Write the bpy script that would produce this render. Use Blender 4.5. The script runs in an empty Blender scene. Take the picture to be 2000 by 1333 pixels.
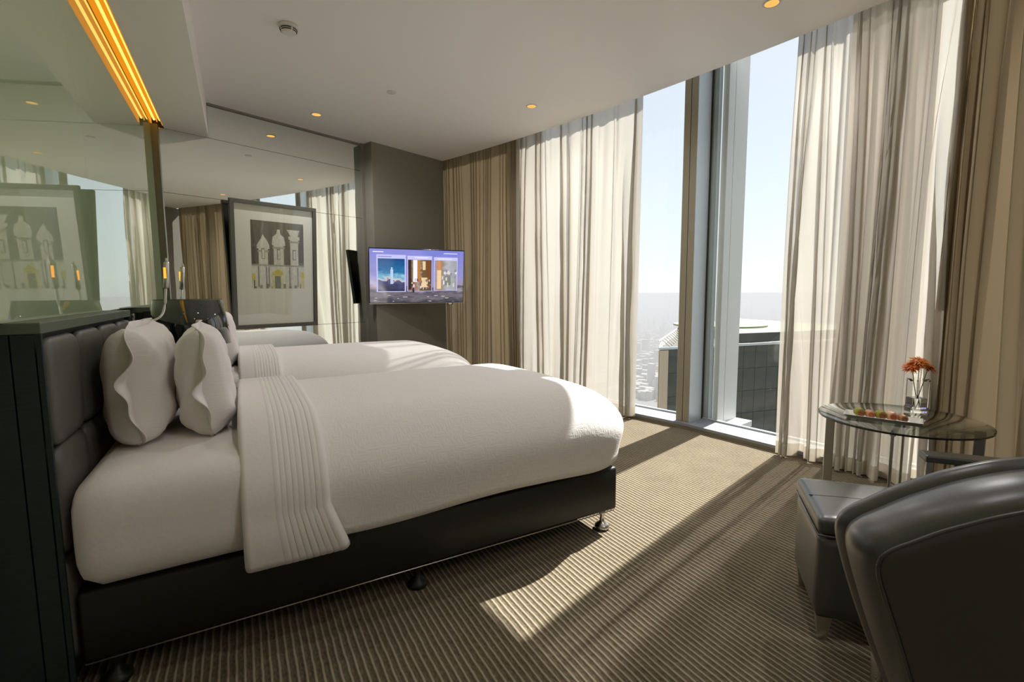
import bpy, bmesh, math, random
from mathutils import Vector, Matrix
random.seed(7)
S = bpy.context.scene
COL = S.collection
PI = math.pi
def rad(a): return math.radians(a)

# ------------------------------------------------------------------ camera
# room frame: +y runs along the headboard wall towards the mirror, +x from the headboard to the foot of the beds
aH, PITCH, ROLL, FPX = rad(-29.469), rad(5.676), rad(0.3236), 939.1
def _room(x, y, z):
    return Vector((x*math.cos(aH)-y*math.sin(aH), x*math.sin(aH)+y*math.cos(aH), z))
_c, _s, _cr, _sr = math.cos(PITCH), math.sin(PITCH), math.cos(ROLL), math.sin(ROLL)
_right = _room(_cr, -_sr*_s, -_sr*_c); _up = _room(_sr, _cr*_s, _cr*_c); _fwd = _room(0, _c, -_s)
cam = bpy.data.cameras.new('camera'); camo = bpy.data.objects.new('camera', cam); COL.objects.link(camo)
cam.sensor_width = 36; cam.lens = FPX*36/2000; cam.clip_start = 0.02; cam.clip_end = 60000
M = Matrix.Identity(4)
for i in range(3):
    M[i][0] = _right[i]; M[i][1] = _up[i]; M[i][2] = -_fwd[i]
M.translation = Vector((0, 0, 1.1))
camo.matrix_world = M
S.camera = camo

# ------------------------------------------------------------------ view, world, sun
vs = S.view_settings
vs.view_transform = 'Standard'; vs.look = 'None'; vs.gamma = 1; vs.use_curve_mapping = False
vs.exposure = 1.98
SUN_EL, SUN_AZ = 46.0, 15.0            # azimuth measured from +x towards +y
w = bpy.data.worlds.new('world'); S.world = w; w.use_nodes = True
nt = w.node_tree; bg = nt.nodes['Background']
sky = nt.nodes.new('ShaderNodeTexSky'); sky.sky_type = 'NISHITA'; sky.sun_disc = False
sky.sun_elevation = rad(SUN_EL); sky.sun_rotation = rad(90-SUN_AZ)
sky.altitude = 1000; sky.air_density = 1.0; sky.dust_density = 1.2; sky.ozone_density = 1.0
hs_ = nt.nodes.new('ShaderNodeHueSaturation'); hs_.inputs['Saturation'].default_value = 0.50      # thin high haze whitens the whole sky
mxs = nt.nodes.new('ShaderNodeMix'); mxs.data_type = 'RGBA'; mxs.inputs[0].default_value = 0.62; mxs.inputs[7].default_value = (5.7, 6.1, 6.6, 1)
nt.links.new(sky.outputs[0], hs_.inputs['Color']); nt.links.new(hs_.outputs[0], mxs.inputs[6]); nt.links.new(mxs.outputs[2], bg.inputs[0]); bg.inputs[1].default_value = 0.0395
sun = bpy.data.lights.new('sun', 'SUN'); suno = bpy.data.objects.new('sun', sun); COL.objects.link(suno)
sun.energy = 3.25; sun.angle = rad(0.6); sun.color = (1.0, 0.95, 0.90)
sd = Vector((math.cos(rad(SUN_EL))*math.cos(rad(SUN_AZ)), math.cos(rad(SUN_EL))*math.sin(rad(SUN_AZ)), math.sin(rad(SUN_EL))))
suno.rotation_euler = sd.to_track_quat('Z', 'Y').to_euler(); suno.location = (20, 6, 25)
cy = S.cycles
cy.max_bounces = 16; cy.diffuse_bounces = 8; cy.glossy_bounces = 8; cy.transmission_bounces = 12
cy.transparent_max_bounces = 32; cy.volume_bounces = 1
cy.caustics_reflective = False; cy.caustics_refractive = False
LIGHT_W = 0.85                          # scale of the spot lamps, in-view downlights and added fill ones alike

# ------------------------------------------------------------------ materials
def newmat(name):
    m = bpy.data.materials.new(name); m.use_nodes = True
    return m, m.node_tree.nodes, m.node_tree.links
def sset(b, **k):
    for n, v in k.items():
        n = n.replace('_', ' ')
        for i in b.inputs:
            if i.name.lower() == n.lower(): i.default_value = v
def pm(name, col, rough=.5, metal=0., noise=0., nscale=30., bump=0., bscale=200., stretch=None, **k):
    m, N, L = newmat(name); b = N['Principled BSDF']
    b.inputs['Base Color'].default_value = (*col, 1); b.inputs['Roughness'].default_value = rough
    b.inputs['Metallic'].default_value = metal; sset(b, **k)
    tc = N.new('ShaderNodeTexCoord'); mp = N.new('ShaderNodeMapping'); L.new(tc.outputs['Object'], mp.inputs[0])
    if stretch: mp.inputs['Scale'].default_value = stretch
    if noise:
        t = N.new('ShaderNodeTexNoise'); t.inputs['Scale'].default_value = nscale; t.inputs['Detail'].default_value = 4
        L.new(mp.outputs[0], t.inputs[0])
        mx = N.new('ShaderNodeMix'); mx.data_type = 'RGBA'
        mx.inputs[6].default_value = (*[c*(1-noise) for c in col], 1); mx.inputs[7].default_value = (*[min(1, c*(1+noise)) for c in col], 1)
        L.new(t.outputs[0], mx.inputs[0]); L.new(mx.outputs[2], b.inputs['Base Color'])
    if bump:
        t = N.new('ShaderNodeTexNoise'); t.inputs['Scale'].default_value = bscale; t.inputs['Detail'].default_value = 3
        L.new(mp.outputs[0], t.inputs[0])
        bp = N.new('ShaderNodeBump'); bp.inputs['Strength'].default_value = bump; bp.inputs['Distance'].default_value = .01
        L.new(t.outputs[0], bp.inputs['Height']); L.new(bp.outputs[0], b.inputs['Normal'])
    return m
def em(name, col, strength):
    m, N, L = newmat(name); N.remove(N['Principled BSDF'])
    e = N.new('ShaderNodeEmission'); e.inputs[0].default_value = (*col, 1); e.inputs[1].default_value = strength*.38
    L.new(e.outputs[0], N['Material Output'].inputs[0]); return m
def thin_glass(name, tint=(1, 1, 1), ior=1.5, rough=0., boost=0.):
    m, N, L = newmat(name); N.remove(N['Principled BSDF'])
    t = N.new('ShaderNodeBsdfTransparent'); t.inputs[0].default_value = (*tint, 1)
    g = N.new('ShaderNodeBsdfGlossy'); g.inputs['Roughness'].default_value = rough
    f = N.new('ShaderNodeFresnel'); f.inputs[0].default_value = ior
    mx = N.new('ShaderNodeMixShader'); fac = f.outputs[0]
    if boost:
        a = N.new('ShaderNodeMath'); a.operation = 'ADD'; a.use_clamp = True; a.inputs[1].default_value = boost
        L.new(fac, a.inputs[0]); fac = a.outputs[0]
    # a sheet has two faces: only the face towards the ray mirrors, the far one lets it straight out
    ge = N.new('ShaderNodeNewGeometry'); iv = N.new('ShaderNodeMath'); iv.operation = 'SUBTRACT'; iv.inputs[0].default_value = 1
    L.new(ge.outputs['Backfacing'], iv.inputs[1]); ml = N.new('ShaderNodeMath'); ml.operation = 'MULTIPLY'
    L.new(fac, ml.inputs[0]); L.new(iv.outputs[0], ml.inputs[1])
    L.new(ml.outputs[0], mx.inputs[0]); L.new(t.outputs[0], mx.inputs[1]); L.new(g.outputs[0], mx.inputs[2])
    L.new(mx.outputs[0], N['Material Output'].inputs[0]); return m
def cloth_mat(name, col, transp, transl, weave=900):
    m, N, L = newmat(name); N.remove(N['Principled BSDF'])
    d = N.new('ShaderNodeBsdfDiffuse'); d.inputs[0].default_value = (*col, 1)
    tl = N.new('ShaderNodeBsdfTranslucent'); tl.inputs[0].default_value = (*col, 1)
    tr = N.new('ShaderNodeBsdfTransparent')
    a = N.new('ShaderNodeMixShader'); a.inputs[0].default_value = transl
    L.new(d.outputs[0], a.inputs[1]); L.new(tl.outputs[0], a.inputs[2])
    b = N.new('ShaderNodeMixShader'); b.inputs[0].default_value = transp
    L.new(a.outputs[0], b.inputs[1]); L.new(tr.outputs[0], b.inputs[2])
    tc = N.new('ShaderNodeTexCoord'); t = N.new('ShaderNodeTexNoise'); t.inputs['Scale'].default_value = weave
    L.new(tc.outputs['Object'], t.inputs[0])
    bp = N.new('ShaderNodeBump'); bp.inputs['Strength'].default_value = .15; bp.inputs['Distance'].default_value = .002
    L.new(t.outputs[0], bp.inputs['Height']); L.new(bp.outputs[0], d.inputs['Normal'])
    L.new(b.outputs[0], N['Material Output'].inputs[0]); return m

def carpet_mat():
    m, N, L = newmat('carpet'); b = N['Principled BSDF']; b.inputs['Roughness'].default_value = 1.0
    sset(b, Specular_IOR_Level=.05)
    tc = N.new('ShaderNodeTexCoord'); sp = N.new('ShaderNodeSeparateXYZ'); L.new(tc.outputs['Object'], sp.inputs[0])
    ns = N.new('ShaderNodeTexNoise'); ns.inputs['Scale'].default_value = 14; L.new(tc.outputs['Object'], ns.inputs[0])
    w1 = N.new('ShaderNodeMath'); w1.operation = 'MULTIPLY_ADD'; w1.inputs[1].default_value = .006; L.new(ns.outputs[0], w1.inputs[0]); L.new(sp.outputs[0], w1.inputs[2])
    d = N.new('ShaderNodeMath'); d.operation = 'MULTIPLY'; d.inputs[1].default_value = 2*PI/.0222; L.new(w1.outputs[0], d.inputs[0])
    sn = N.new('ShaderNodeMath'); sn.operation = 'SINE'; L.new(d.outputs[0], sn.inputs[0])
    cr = N.new('ShaderNodeMapRange'); cr.inputs[1].default_value = .35; cr.inputs[2].default_value = .95; L.new(sn.outputs[0], cr.inputs[0])
    mp = N.new('ShaderNodeMapping'); mp.inputs['Scale'].default_value = (1, .35, 1); L.new(tc.outputs['Object'], mp.inputs[0])
    n2 = N.new('ShaderNodeTexNoise'); n2.inputs['Scale'].default_value = 170; n2.inputs['Detail'].default_value = 3; L.new(mp.outputs[0], n2.inputs[0])
    n2r = N.new('ShaderNodeMapRange'); n2r.inputs[1].default_value = .3; n2r.inputs[2].default_value = .7; L.new(n2.outputs[0], n2r.inputs[0])
    n3 = N.new('ShaderNodeTexNoise'); n3.inputs['Scale'].default_value = 5; n3.inputs['Detail'].default_value = 4; L.new(tc.outputs['Object'], n3.inputs[0])
    base = N.new('ShaderNodeMix'); base.data_type = 'RGBA'; base.inputs[6].default_value = (.090, .070, .043, 1); base.inputs[7].default_value = (.180, .146, .098, 1); L.new(n2r.outputs[0], base.inputs[0])
    li = N.new('ShaderNodeMix'); li.data_type = 'RGBA'; li.inputs[7].default_value = (.355, .305, .228, 1)
    L.new(cr.outputs[0], li.inputs[0]); L.new(base.outputs[2], li.inputs[6])
    va = N.new('ShaderNodeMix'); va.data_type = 'RGBA'; va.blend_type = 'MULTIPLY'; va.inputs[0].default_value = .35
    L.new(li.outputs[2], va.inputs[6]); L.new(n3.outputs[0], va.inputs[7])
    gm = N.new('ShaderNodeMix'); gm.data_type = 'RGBA'; gm.blend_type = 'MULTIPLY'; gm.inputs[0].default_value = 1; gm.inputs[7].default_value = (1.2, 1.2, 1.2, 1)
    L.new(va.outputs[2], gm.inputs[6]); L.new(gm.outputs[2], b.inputs['Base Color'])
    h = N.new('ShaderNodeMath'); h.operation = 'MULTIPLY_ADD'; h.inputs[1].default_value = .6; L.new(n2.outputs[0], h.inputs[0]); L.new(sn.outputs[0], h.inputs[2])
    bp = N.new('ShaderNodeBump'); bp.inputs['Strength'].default_value = .5; bp.inputs['Distance'].default_value = .004
    L.new(h.outputs[0], bp.inputs['Height']); L.new(bp.outputs[0], b.inputs['Normal'])
    return m
def duvet_mat(name, col):
    # white cotton with a fine crinkled basket weave
    m, N, L = newmat(name); b = N['Principled BSDF']; b.inputs['Base Color'].default_value = (*col, 1); b.inputs['Roughness'].default_value = .85
    sset(b, Specular_IOR_Level=.15, Sheen_Weight=.15)
    tc = N.new('ShaderNodeTexCoord'); hs = []
    for sc in ((160, 28, 60), (30, 170, 150)):
        mp = N.new('ShaderNodeMapping'); mp.inputs['Scale'].default_value = sc; L.new(tc.outputs['Object'], mp.inputs[0])
        t = N.new('ShaderNodeTexNoise'); t.inputs['Scale'].default_value = 1; t.inputs['Detail'].default_value = 2; L.new(mp.outputs[0], t.inputs[0]); hs.append(t)
    ck = N.new('ShaderNodeTexNoise'); ck.inputs['Scale'].default_value = 26; L.new(tc.outputs['Object'], ck.inputs[0])
    rr = N.new('ShaderNodeMapRange'); rr.inputs[1].default_value = .45; rr.inputs[2].default_value = .55; L.new(ck.outputs[0], rr.inputs[0])
    mx = N.new('ShaderNodeMix'); L.new(rr.outputs[0], mx.inputs[0]); L.new(hs[0].outputs[0], mx.inputs[2]); L.new(hs[1].outputs[0], mx.inputs[3])
    bp = N.new('ShaderNodeBump'); bp.inputs['Strength'].default_value = .32; bp.inputs['Distance'].default_value = .006
    L.new(mx.outputs[0], bp.inputs['Height']); L.new(bp.outputs[0], b.inputs['Normal']); return m

M_carpet = carpet_mat()
M_ceil = pm('ceiling_paint', (.90, .87, .86), .9, bump=.02, bscale=300)
M_wall = pm('wall_paint', (.52, .50, .43), .8, bump=.03)
M_taupe = pm('taupe_wall', (.24, .225, .185), .75, bump=.04, bscale=400)
M_mirror = pm('mirror', (.88, .915, .87), .0, 1.0)
M_black = pm('black_backing', (.02, .02, .02), .6)
M_green = pm('green_back_painted_glass', (.41, .51, .295), .015, 0, Specular_IOR_Level=.85, IOR=1.75, Coat_Weight=.6, Coat_Roughness=.01, Coat_IOR=1.9)
M_trim = pm('bronze_trim', (.14, .135, .09), .35, .3)
M_shadow_gap = pm('shadow_gap_grey', (.22, .21, .19), .6)
M_alu = pm('aluminium_frame', (.50, .545, .56), .35, .35)
M_mul = pm('bronze_aluminium', (.34, .30, .22), .45, .2)
M_sill = pm('sill_aluminium', (.25, .265, .285), .5, .0)
M_pane = thin_glass('window_glass', (.97, .985, .98), 1.45)
M_sheer = cloth_mat('sheer_voile', (.61, .565, .49), .16, .42)
M_hem = cloth_mat('sheer_hem', (.86, .80, .69), .08, .5)
M_drape = cloth_mat('taupe_drape', (.37, .295, .19), 0., .10, 500)
M_white = pm('white_cotton', (.80, .765, .745), .9, bump=.08, bscale=60, Sheen_Weight=.15, Specular_IOR_Level=.1)
M_pillow = pm('pillow_cotton', (.80, .765, .75), .9, bump=.12, bscale=26, stretch=(1, 1, 9), Specular_IOR_Level=.1)
M_duvet = duvet_mat('duvet_cotton', (.82, .785, .765))
M_bed = pm('black_bed_leather', (.006, .007, .004), .45, bump=.06, bscale=350)
M_leather = pm('black_leather', (.022, .025, .022), .42, bump=.05, bscale=320, Specular_IOR_Level=1., Coat_Weight=1., Coat_Roughness=.32)
M_hbpad = pm('charcoal_leather', (.10, .098, .085), .45, bump=.05, bscale=300)
M_hbside = pm('dark_grained_panel', (.010, .022, .019), .5, noise=.5, nscale=6, stretch=(1, 1, 40))
M_hbcap = pm('headboard_cap', (.11, .13, .095), .45)
M_chrome = pm('chrome', (.75, .75, .74), .12, 1.0)
M_brush = pm('brushed_chrome', (.62, .60, .56), .28, 1.0)
M_led = em('led_bright', (1.0, .52, .10), 1.5)
M_led2 = em('led_diffuser', (1.0, .34, .015), .56)
M_lamp = em('downlight_glow', (1.0, .52, .13), .72)
M_readled = em('reading_led', (1.0, .36, .03), 1.2)
M_wplastic = pm('white_plastic', (.72, .69, .65), .4)
M_dark = pm('dark_slot', (.02, .018, .012), .7)
M_shade = pm('black_gloss_shade', (.008, .012, .010), .04, 0, Specular_IOR_Level=.8, Coat_Weight=1., Coat_Roughness=.0)
M_frame = pm('olive_grey_frame', (.085, .085, .065), .4)
M_mat_ = pm('mat_board', (.84, .82, .76), .8)
M_artglass = thin_glass('picture_glass', (.97, .98, .96), 1.5, 0., .05)
M_piano = pm('tv_black', (.01, .011, .012), .15)
M_tabglass = thin_glass('smoked_glass', (.56, .60, .56), 1.6, 0., .14)
M_glassedge = pm('glass_edge', (.03, .035, .025), .2)
M_tower = pm('tower_glass', (.075, .080, .065), .30, 0, noise=.4, nscale=.7, Specular_IOR_Level=.25)
M_towerb = pm('tower_bronze', (.12, .11, .085), .3, noise=.4, nscale=.5)
M_beige = pm('tower_stone', (.50, .40, .29), .8)
M_pale = pm('roof_pale_green', (.27, .31, .20), .8, noise=.2, nscale=.3)
M_fin = pm('white_fin', (.62, .63, .61), .5)
M_ground = pm('dusty_ground', (.22, .21, .19), .95, noise=.4, nscale=.006)
M_house = pm('pale_stone_house', (.42, .40, .37), .9, noise=.25, nscale=.02)

# ------------------------------------------------------------------ mesh helpers
def link(name, me, mat=None, parent=None, smooth=False):
    o = bpy.data.objects.new(name, me); COL.objects.link(o)
    if mat is not None and not me.materials: me.materials.append(mat)
    if smooth:
        for p in me.polygons: p.use_smooth = True
    if parent is not None: o.parent = parent
    return o
def off(parent): 
    l = Vector((0, 0, 0)); p = parent
    while p is not None: l += p.location; p = p.parent
    return l
def mesh(name, V, F, mat=None, parent=None, smooth=False):
    d = off(parent)
    me = bpy.data.meshes.new(name); me.from_pydata([tuple(Vector(v)-d) for v in V], [], F); me.update()
    return link(name, me, mat, parent, smooth)
def bmobj(name, bm, mat=None, parent=None, smooth=False):
    d = off(parent)
    for v in bm.verts: v.co -= d
    bmesh.ops.recalc_face_normals(bm, faces=bm.faces)
    me = bpy.data.meshes.new(name); bm.to_mesh(me); bm.free()
    return link(name, me, mat, parent, smooth)
def thing(name, label, cat, loc, group=None):
    o = bpy.data.objects.new(name, None); COL.objects.link(o); o.location = loc; o.empty_display_size = .05
    tag(o, label, cat, group); return o
def tag(o, label, cat, group=None):
    o['label'] = label; o['category'] = cat
    if group: o['group'] = group
    return o
def struct(o): o['kind'] = 'structure'; return o
def fr(ax, ay, az=(0, 0, 1)): return Vector(ax).normalized(), Vector(ay).normalized(), Vector(az).normalized()
AX = ((1, 0, 0), (0, 1, 0), (0, 0, 1))
def addbox(bm, c, s, ax=AX, bev=0., seg=2):
    X, Y, Z = [Vector(a).normalized() for a in ax]; c = Vector(c)
    vs_ = [bm.verts.new(c+X*(s[0]/2*i)+Y*(s[1]/2*j)+Z*(s[2]/2*k)) for i in (-1, 1) for j in (-1, 1) for k in (-1, 1)]
    fs = [bm.faces.new([vs_[i] for i in q]) for q in ((0, 1, 3, 2), (4, 6, 7, 5), (0, 4, 5, 1), (2, 3, 7, 6), (0, 2, 6, 4), (1, 5, 7, 3))]
    if bev:
        es = list({e for f in fs for e in f.edges})
        bmesh.ops.bevel(bm, geom=es, offset=bev, segments=seg, profile=.5, affect='EDGES')
def box(name, c, s, mat, parent=None, ax=AX, bev=0., seg=2, smooth=False):
    bm = bmesh.new(); addbox(bm, c, s, ax, bev, seg); return bmobj(name, bm, mat, parent, smooth)
def b6(name, x0, x1, y0, y1, z0, z1, mat, parent=None, bev=0., smooth=False):
    return box(name, ((x0+x1)/2, (y0+y1)/2, (z0+z1)/2), (x1-x0, y1-y0, z1-z0), mat, parent, AX, bev, 2, smooth)
def addprism(bm, pts, z0, z1):
    a = [bm.verts.new((p[0], p[1], z0)) for p in pts]; b = [bm.verts.new((p[0], p[1], z1)) for p in pts]; n = len(pts)
    bm.faces.new(a[::-1]); bm.faces.new(b)
    for i in range(n): bm.faces.new([a[i], a[(i+1) % n], b[(i+1) % n], b[i]])
def prism(name, pts, z0, z1, mat, parent=None):
    bm = bmesh.new(); addprism(bm, pts, z0, z1); return bmobj(name, bm, mat, parent)
def addtube(bm, pts, r, n=10, cap=True):
    pts = [Vector(p) for p in pts]; rs = r if isinstance(r, (list, tuple)) else [r]*len(pts); rings = []
    up = Vector((0, 0, 1))
    for i, p in enumerate(pts):
        t = (pts[min(i+1, len(pts)-1)]-pts[max(i-1, 0)]).normalized()
        a = t.cross(up)
        if a.length < .2: a = t.cross(Vector((1, 0, 0)))
        a.normalize(); b = t.cross(a)
        rings.append([bm.verts.new(p+a*(rs[i]*math.cos(2*PI*k/n))+b*(rs[i]*math.sin(2*PI*k/n))) for k in range(n)])
    for i in range(len(pts)-1):
        for k in range(n): bm.faces.new([rings[i][k], rings[i][(k+1) % n], rings[i+1][(k+1) % n], rings[i+1][k]])
    if cap: bm.faces.new(rings[0][::-1]); bm.faces.new(rings[-1])
def tube(name, pts, r, mat, parent=None, n=10):
    bm = bmesh.new(); addtube(bm, pts, r, n); return bmobj(name, bm, mat, parent, True)
def lathe(name, c, prof, mat, parent=None, n=32, smooth=True, capb=True, capt=True):
    bm = bmesh.new(); c = Vector(c); rings = []
    for r, z in prof: rings.append([bm.verts.new(c+Vector((r*math.cos(2*PI*k/n), r*math.sin(2*PI*k/n), z))) for k in range(n)])
    for i in range(len(prof)-1):
        for k in range(n): bm.faces.new([rings[i][k], rings[i][(k+1) % n], rings[i+1][(k+1) % n], rings[i+1][k]])
    if capb: bm.faces.new(rings[0][::-1])
    if capt: bm.faces.new(rings[-1])
    o = bmobj(name, bm, mat, parent, smooth)
    return o
def gridmesh(name, P, nu, nv, mat, parent=None, smooth=True, closeu=False):
    F = []
    for i in range(nu if closeu else nu-1):
        for j in range(nv-1):
            a = i*nv+j; b = ((i+1) % nu)*nv+j; F.append((a, b, b+1, a+1))
    return mesh(name, P, F, mat, parent, smooth)
def solid(o, t, offset=-1.):
    m = o.modifiers.new('solid', 'SOLIDIFY'); m.thickness = t; m.offset = offset; return o
def rboxpts(c, h, r, n, top_only=False, fn=None):
    """subdivided box whose corners are rounded by the radii r (cloth, cushions)"""
    c = Vector(c); bm = bmesh.new(); vd = {}
    def vert(i, j, k):
        key = (i, j, k)
        if key not in vd:
            p = [2*i/n[0]-1, 2*j/n[1]-1, 2*k/n[2]-1]; p = [p[a]*h[a] for a in range(3)]; q = []; d = []
            for a in range(3):
                inn = h[a]-r[a]; lo = -inn
                if a == 2 and top_only: lo = -h[2]
                ca = max(lo, min(inn, p[a])); q.append(ca); d.append((p[a]-ca)/r[a])
            ln = math.sqrt(sum(x*x for x in d)); mxx = max(abs(x) for x in d)
            if ln > 1e-9: p = [q[a]+r[a]*d[a]/ln*mxx for a in range(3)]
            P = Vector(p)
            if fn: P = fn(P)
            vd[key] = bm.verts.new(c+P)
        return vd[key]
    nx, ny, nz = n
    for i in range(nx):
        for j in range(ny):
            if not top_only: bm.faces.new([vert(i, j, 0), vert(i, j+1, 0), vert(i+1, j+1, 0), vert(i+1, j, 0)])
            bm.faces.new([vert(i, j, nz), vert(i+1, j, nz), vert(i+1, j+1, nz), vert(i, j+1, nz)])
    for i in range(nx):
        for k in range(nz):
            bm.faces.new([vert(i, 0, k), vert(i+1, 0, k), vert(i+1, 0, k+1), vert(i, 0, k+1)])
            bm.faces.new([vert(i, ny, k), vert(i, ny, k+1), vert(i+1, ny, k+1), vert(i+1, ny, k)])
    for j in range(ny):
        for k in range(nz):
            bm.faces.new([vert(0, j, k), vert(0, j, k+1), vert(0, j+1, k+1), vert(0, j+1, k)])
            bm.faces.new([vert(nx, j, k), vert(nx, j+1, k), vert(nx, j+1, k+1), vert(nx, j, k+1)])
    return bm
def rbox(name, c, h, r, n, mat, parent=None, top_only=False, fn=None):
    return bmobj(name, rboxpts(c, h, r, n, top_only, fn), mat, parent, True)
def kids(o): return [x for x in bpy.data.objects if x.parent == o]
def copy_tree(o, parent=None):
    c = o.copy(); COL.objects.link(c)
    if parent is not None: c.parent = parent
    for ch in kids(o): copy_tree(ch, c)
    return c

# ------------------------------------------------------------------ room constants
ZC, ZB = 2.65, 2.376                     # ceiling, bulkhead underside
XG, XH = -.505, -.437                    # face of the green glass, face of the headboards
OX, OY = -13.825, -.384                  # centre of the curved facade
def pol(R, th, z=0.): return Vector((OX+R*math.cos(rad(th)), OY+R*math.sin(rad(th)), z))
MA = rad(20.84); MD = Vector((math.cos(MA), math.sin(MA), 0)); MN = Vector((MD.y, -MD.x, 0)); MP = Vector((-.135, 4.761, 0))
def mir(s, n, z): return MP+MD*s+MN*n+Vector((0, 0, z))
def ymir(x): return MP.y+(x-MP.x)*MD.y/MD.x
RC = 17.03

# ------------------------------------------------------------------ floor, ceiling, walls
ths = [-7+i*.5 for i in range(63)]
def curve_pts(R): return [pol(R, t) for t in ths]
fp = [(-.7, -2.4), (-.7, 5.2)] + [(p.x, p.y) for p in reversed(curve_pts(17.46))]
struct(prism('floor', fp, -.08, 0, M_carpet))
bm = bmesh.new()
cp = curve_pts(RC)
inner = [bm.verts.new((-.146, p.y, ZC)) for p in cp]; edge = [bm.verts.new((p.x, p.y, ZC)) for p in cp]
up_ = [bm.verts.new((p.x, p.y, 2.95)) for p in cp]; outr = [bm.verts.new((*pol(17.47, t).xy, 2.95)) for t in ths]
for i in range(len(cp)-1):
    for a, b in ((inner, edge), (edge, up_), (up_, outr)): bm.faces.new([a[i], b[i], b[i+1], a[i+1]])
c_o = bmobj('ceiling', bm, M_ceil); struct(c_o); solid(c_o, .03, 1.)
# unseen roof slab added over everything, so that no light comes through the cove or the pocket
struct(prism('light_block_roof', [(-.8, -2.4), (-.8, 6.6)]+[(p.x, p.y) for p in reversed(curve_pts(17.47))], 2.985, 3.10, M_ceil))
prism_b = prism('trim_2', [(-.43, -2.4), (-.146, -2.4), (-.146, ymir(-.146)), (-.43, ymir(-.43))], ZB, 2.70, M_ceil); struct(prism_b)   # dropped bulkhead over the beds
struct(b6('wall_left', -.74, -.585, -2.4, 5.1, 0, 3.0, M_wall))
struct(b6('wall_back', -.8, 4.0, -2.42, -2.25, 0, 3.0, M_wall))
wf = prism('wall_far', [tuple(mir(s, n, 0).xy) for s, n in ((-.55, -.012), (-.55, -.14), (3.4, -.14), (3.4, -.012))], 0, 3.0, M_black); struct(wf)
for z0, z1, s0, s1 in ((0.01, .8015, -.392, 1.40), (.8045, 1.8915, -.392, 1.40), (1.8945, 2.3745, -.392, 1.40), (2.3775, 2.632, -.010, 1.40)):
    p = mir((s0+s1)/2, -.006, (z0+z1)/2)
    box('mirror_panel', p, (s1-s0, .010, z1-z0), M_mirror, wf, (MD, MN, (0, 0, 1)))
t3 = box('shadow_gap_strip', mir(.695, .004, 2.642), (1.41, .022, .016), M_shadow_gap, None, (MD, MN, (0, 0, 1))); struct(t3)  # dark strip laid on the surface, shade of the ceiling gap as colour
t4 = box('trim_4', mir(1.412, .012, 1.325), (.034, .03, 2.65), M_taupe, None, (MD, MN, (0, 0, 1))); struct(t4)
pl = box('wall_right', mir(1.917, .08, 1.325), (.976, .158, 2.649), M_taupe, None, (MD, MN, (0, 0, 1)), .003); struct(pl)    # the taupe pier the television hangs on
# near pier behind the camera's right shoulder, seen only in the mirror
struct(prism('wall_front', [(2.75, -.72), (3.45, -.72), (3.45, -.14), (2.75, -.14)], 0, ZC, M_taupe))
# green back-painted glass over the headboards, two sheets
struct(b6('wall_panel', XG-.078, XG, -1.2, 4.552, 1.034, ZB-.004, M_green))
struct(prism('trim_5', [(-.515, 4.556), (-.462, 4.556), (-.462, ymir(-.462)-.002), (-.515, ymir(-.515)-.002)], 0, ZB, M_trim))

# warm light strip in the gap between the glass and the bulkhead
ls = thing('light_strip', 'glowing orange light strip along the top of the green glass wall', 'light', (-.467, 2.0, 2.40))
bm = bmesh.new(); ye0, ye1 = -1.2, 4.60
for x0, x1, z in ((-.505, -.43, 2.432),):
    addbox(bm, ((x0+x1)/2, (ye0+ye1)/2, z), (x1-x0, ye1-ye0, .006))
addbox(bm, (-.4335, (ye0+ye1)/2, 2.405), (.005, ye1-ye0, .05))
addbox(bm, (-.502, (ye0+ye1)/2, 2.405), (.005, ye1-ye0, .05))
bmobj('diffuser', bm, M_led2, ls)
for xx in (-.484, -.449):
    bm = bmesh.new(); addtube(bm, [(xx, ye0, 2.418), (xx, ye1, 2.418)], .0075, 8); bmobj('light_tube', bm, M_led, ls, True)
box('spine', (-.4665, (ye0+ye1)/2, 2.415), (.006, ye1-ye0, .028), M_led2, ls)

# ------------------------------------------------------------------ ceiling fittings
def downlight(x, y, label, watts):
    t = thing('ceiling_downlight', label, 'light', (x, y, ZC), 'recessed warm downlights in the ceiling')
    lathe('bezel', (x, y, ZC-.004), [(.036, .004), (.046, .004), (.046, .001), (.042, 0), (.036, .001)], M_wplastic, t, 28, True, False, False)
    lathe('lens', (x, y, ZC-.003), [(.036, 0), (.036, .0025)], M_lamp, t, 28, False)
    l = bpy.data.lights.new('downlight_lamp', 'SPOT'); l.spot_size = rad(164); l.spot_blend = 1.; l.shadow_soft_size = 0.; l.energy = LIGHT_W*watts; l.color = (1, .97, .955)
    lo = bpy.data.objects.new('downlight_lamp', l); COL.objects.link(lo); lo.parent = t; lo.location = (0, 0, -.006)
downlight(.668, 4.60, 'small warm downlight in the ceiling near the mirror wall', 17)
downlight(2.205, 3.55, 'small warm downlight in the ceiling beside the window curtains', 10)
downlight(2.586, 1.708, 'small warm downlight in the ceiling above the round glass table', 13)
downlight(.50, 2.25, 'added fill downlight in the ceiling over the near bed', 3.5)  # out of view, added to brighten the bed, pillows and green glass
downlight(.55, .85, 'added fill downlight in the ceiling at the near side of the beds', 4.5)  # added unseen fill for the camera side of the near bed
downlight(1.6, -.9, 'added fill downlight in the ceiling at the back of the room', 14)  # extra fill put in behind the camera
sp = thing('ceiling_cover_plate', 'flat round white cover plate on the plain ceiling', 'cover plate', (1.11, 3.83, ZC))
lathe('plate', (1.11, 3.83, ZC-.006), [(.030, 0), (.036, .002), (.036, .006)], M_wplastic, sp, 28)
sm = thing('smoke_detector', 'white round smoke detector with dark slots on the ceiling', 'smoke detector', (.333, 3.20, ZC))
sx, sy = .333, 3.20
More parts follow.
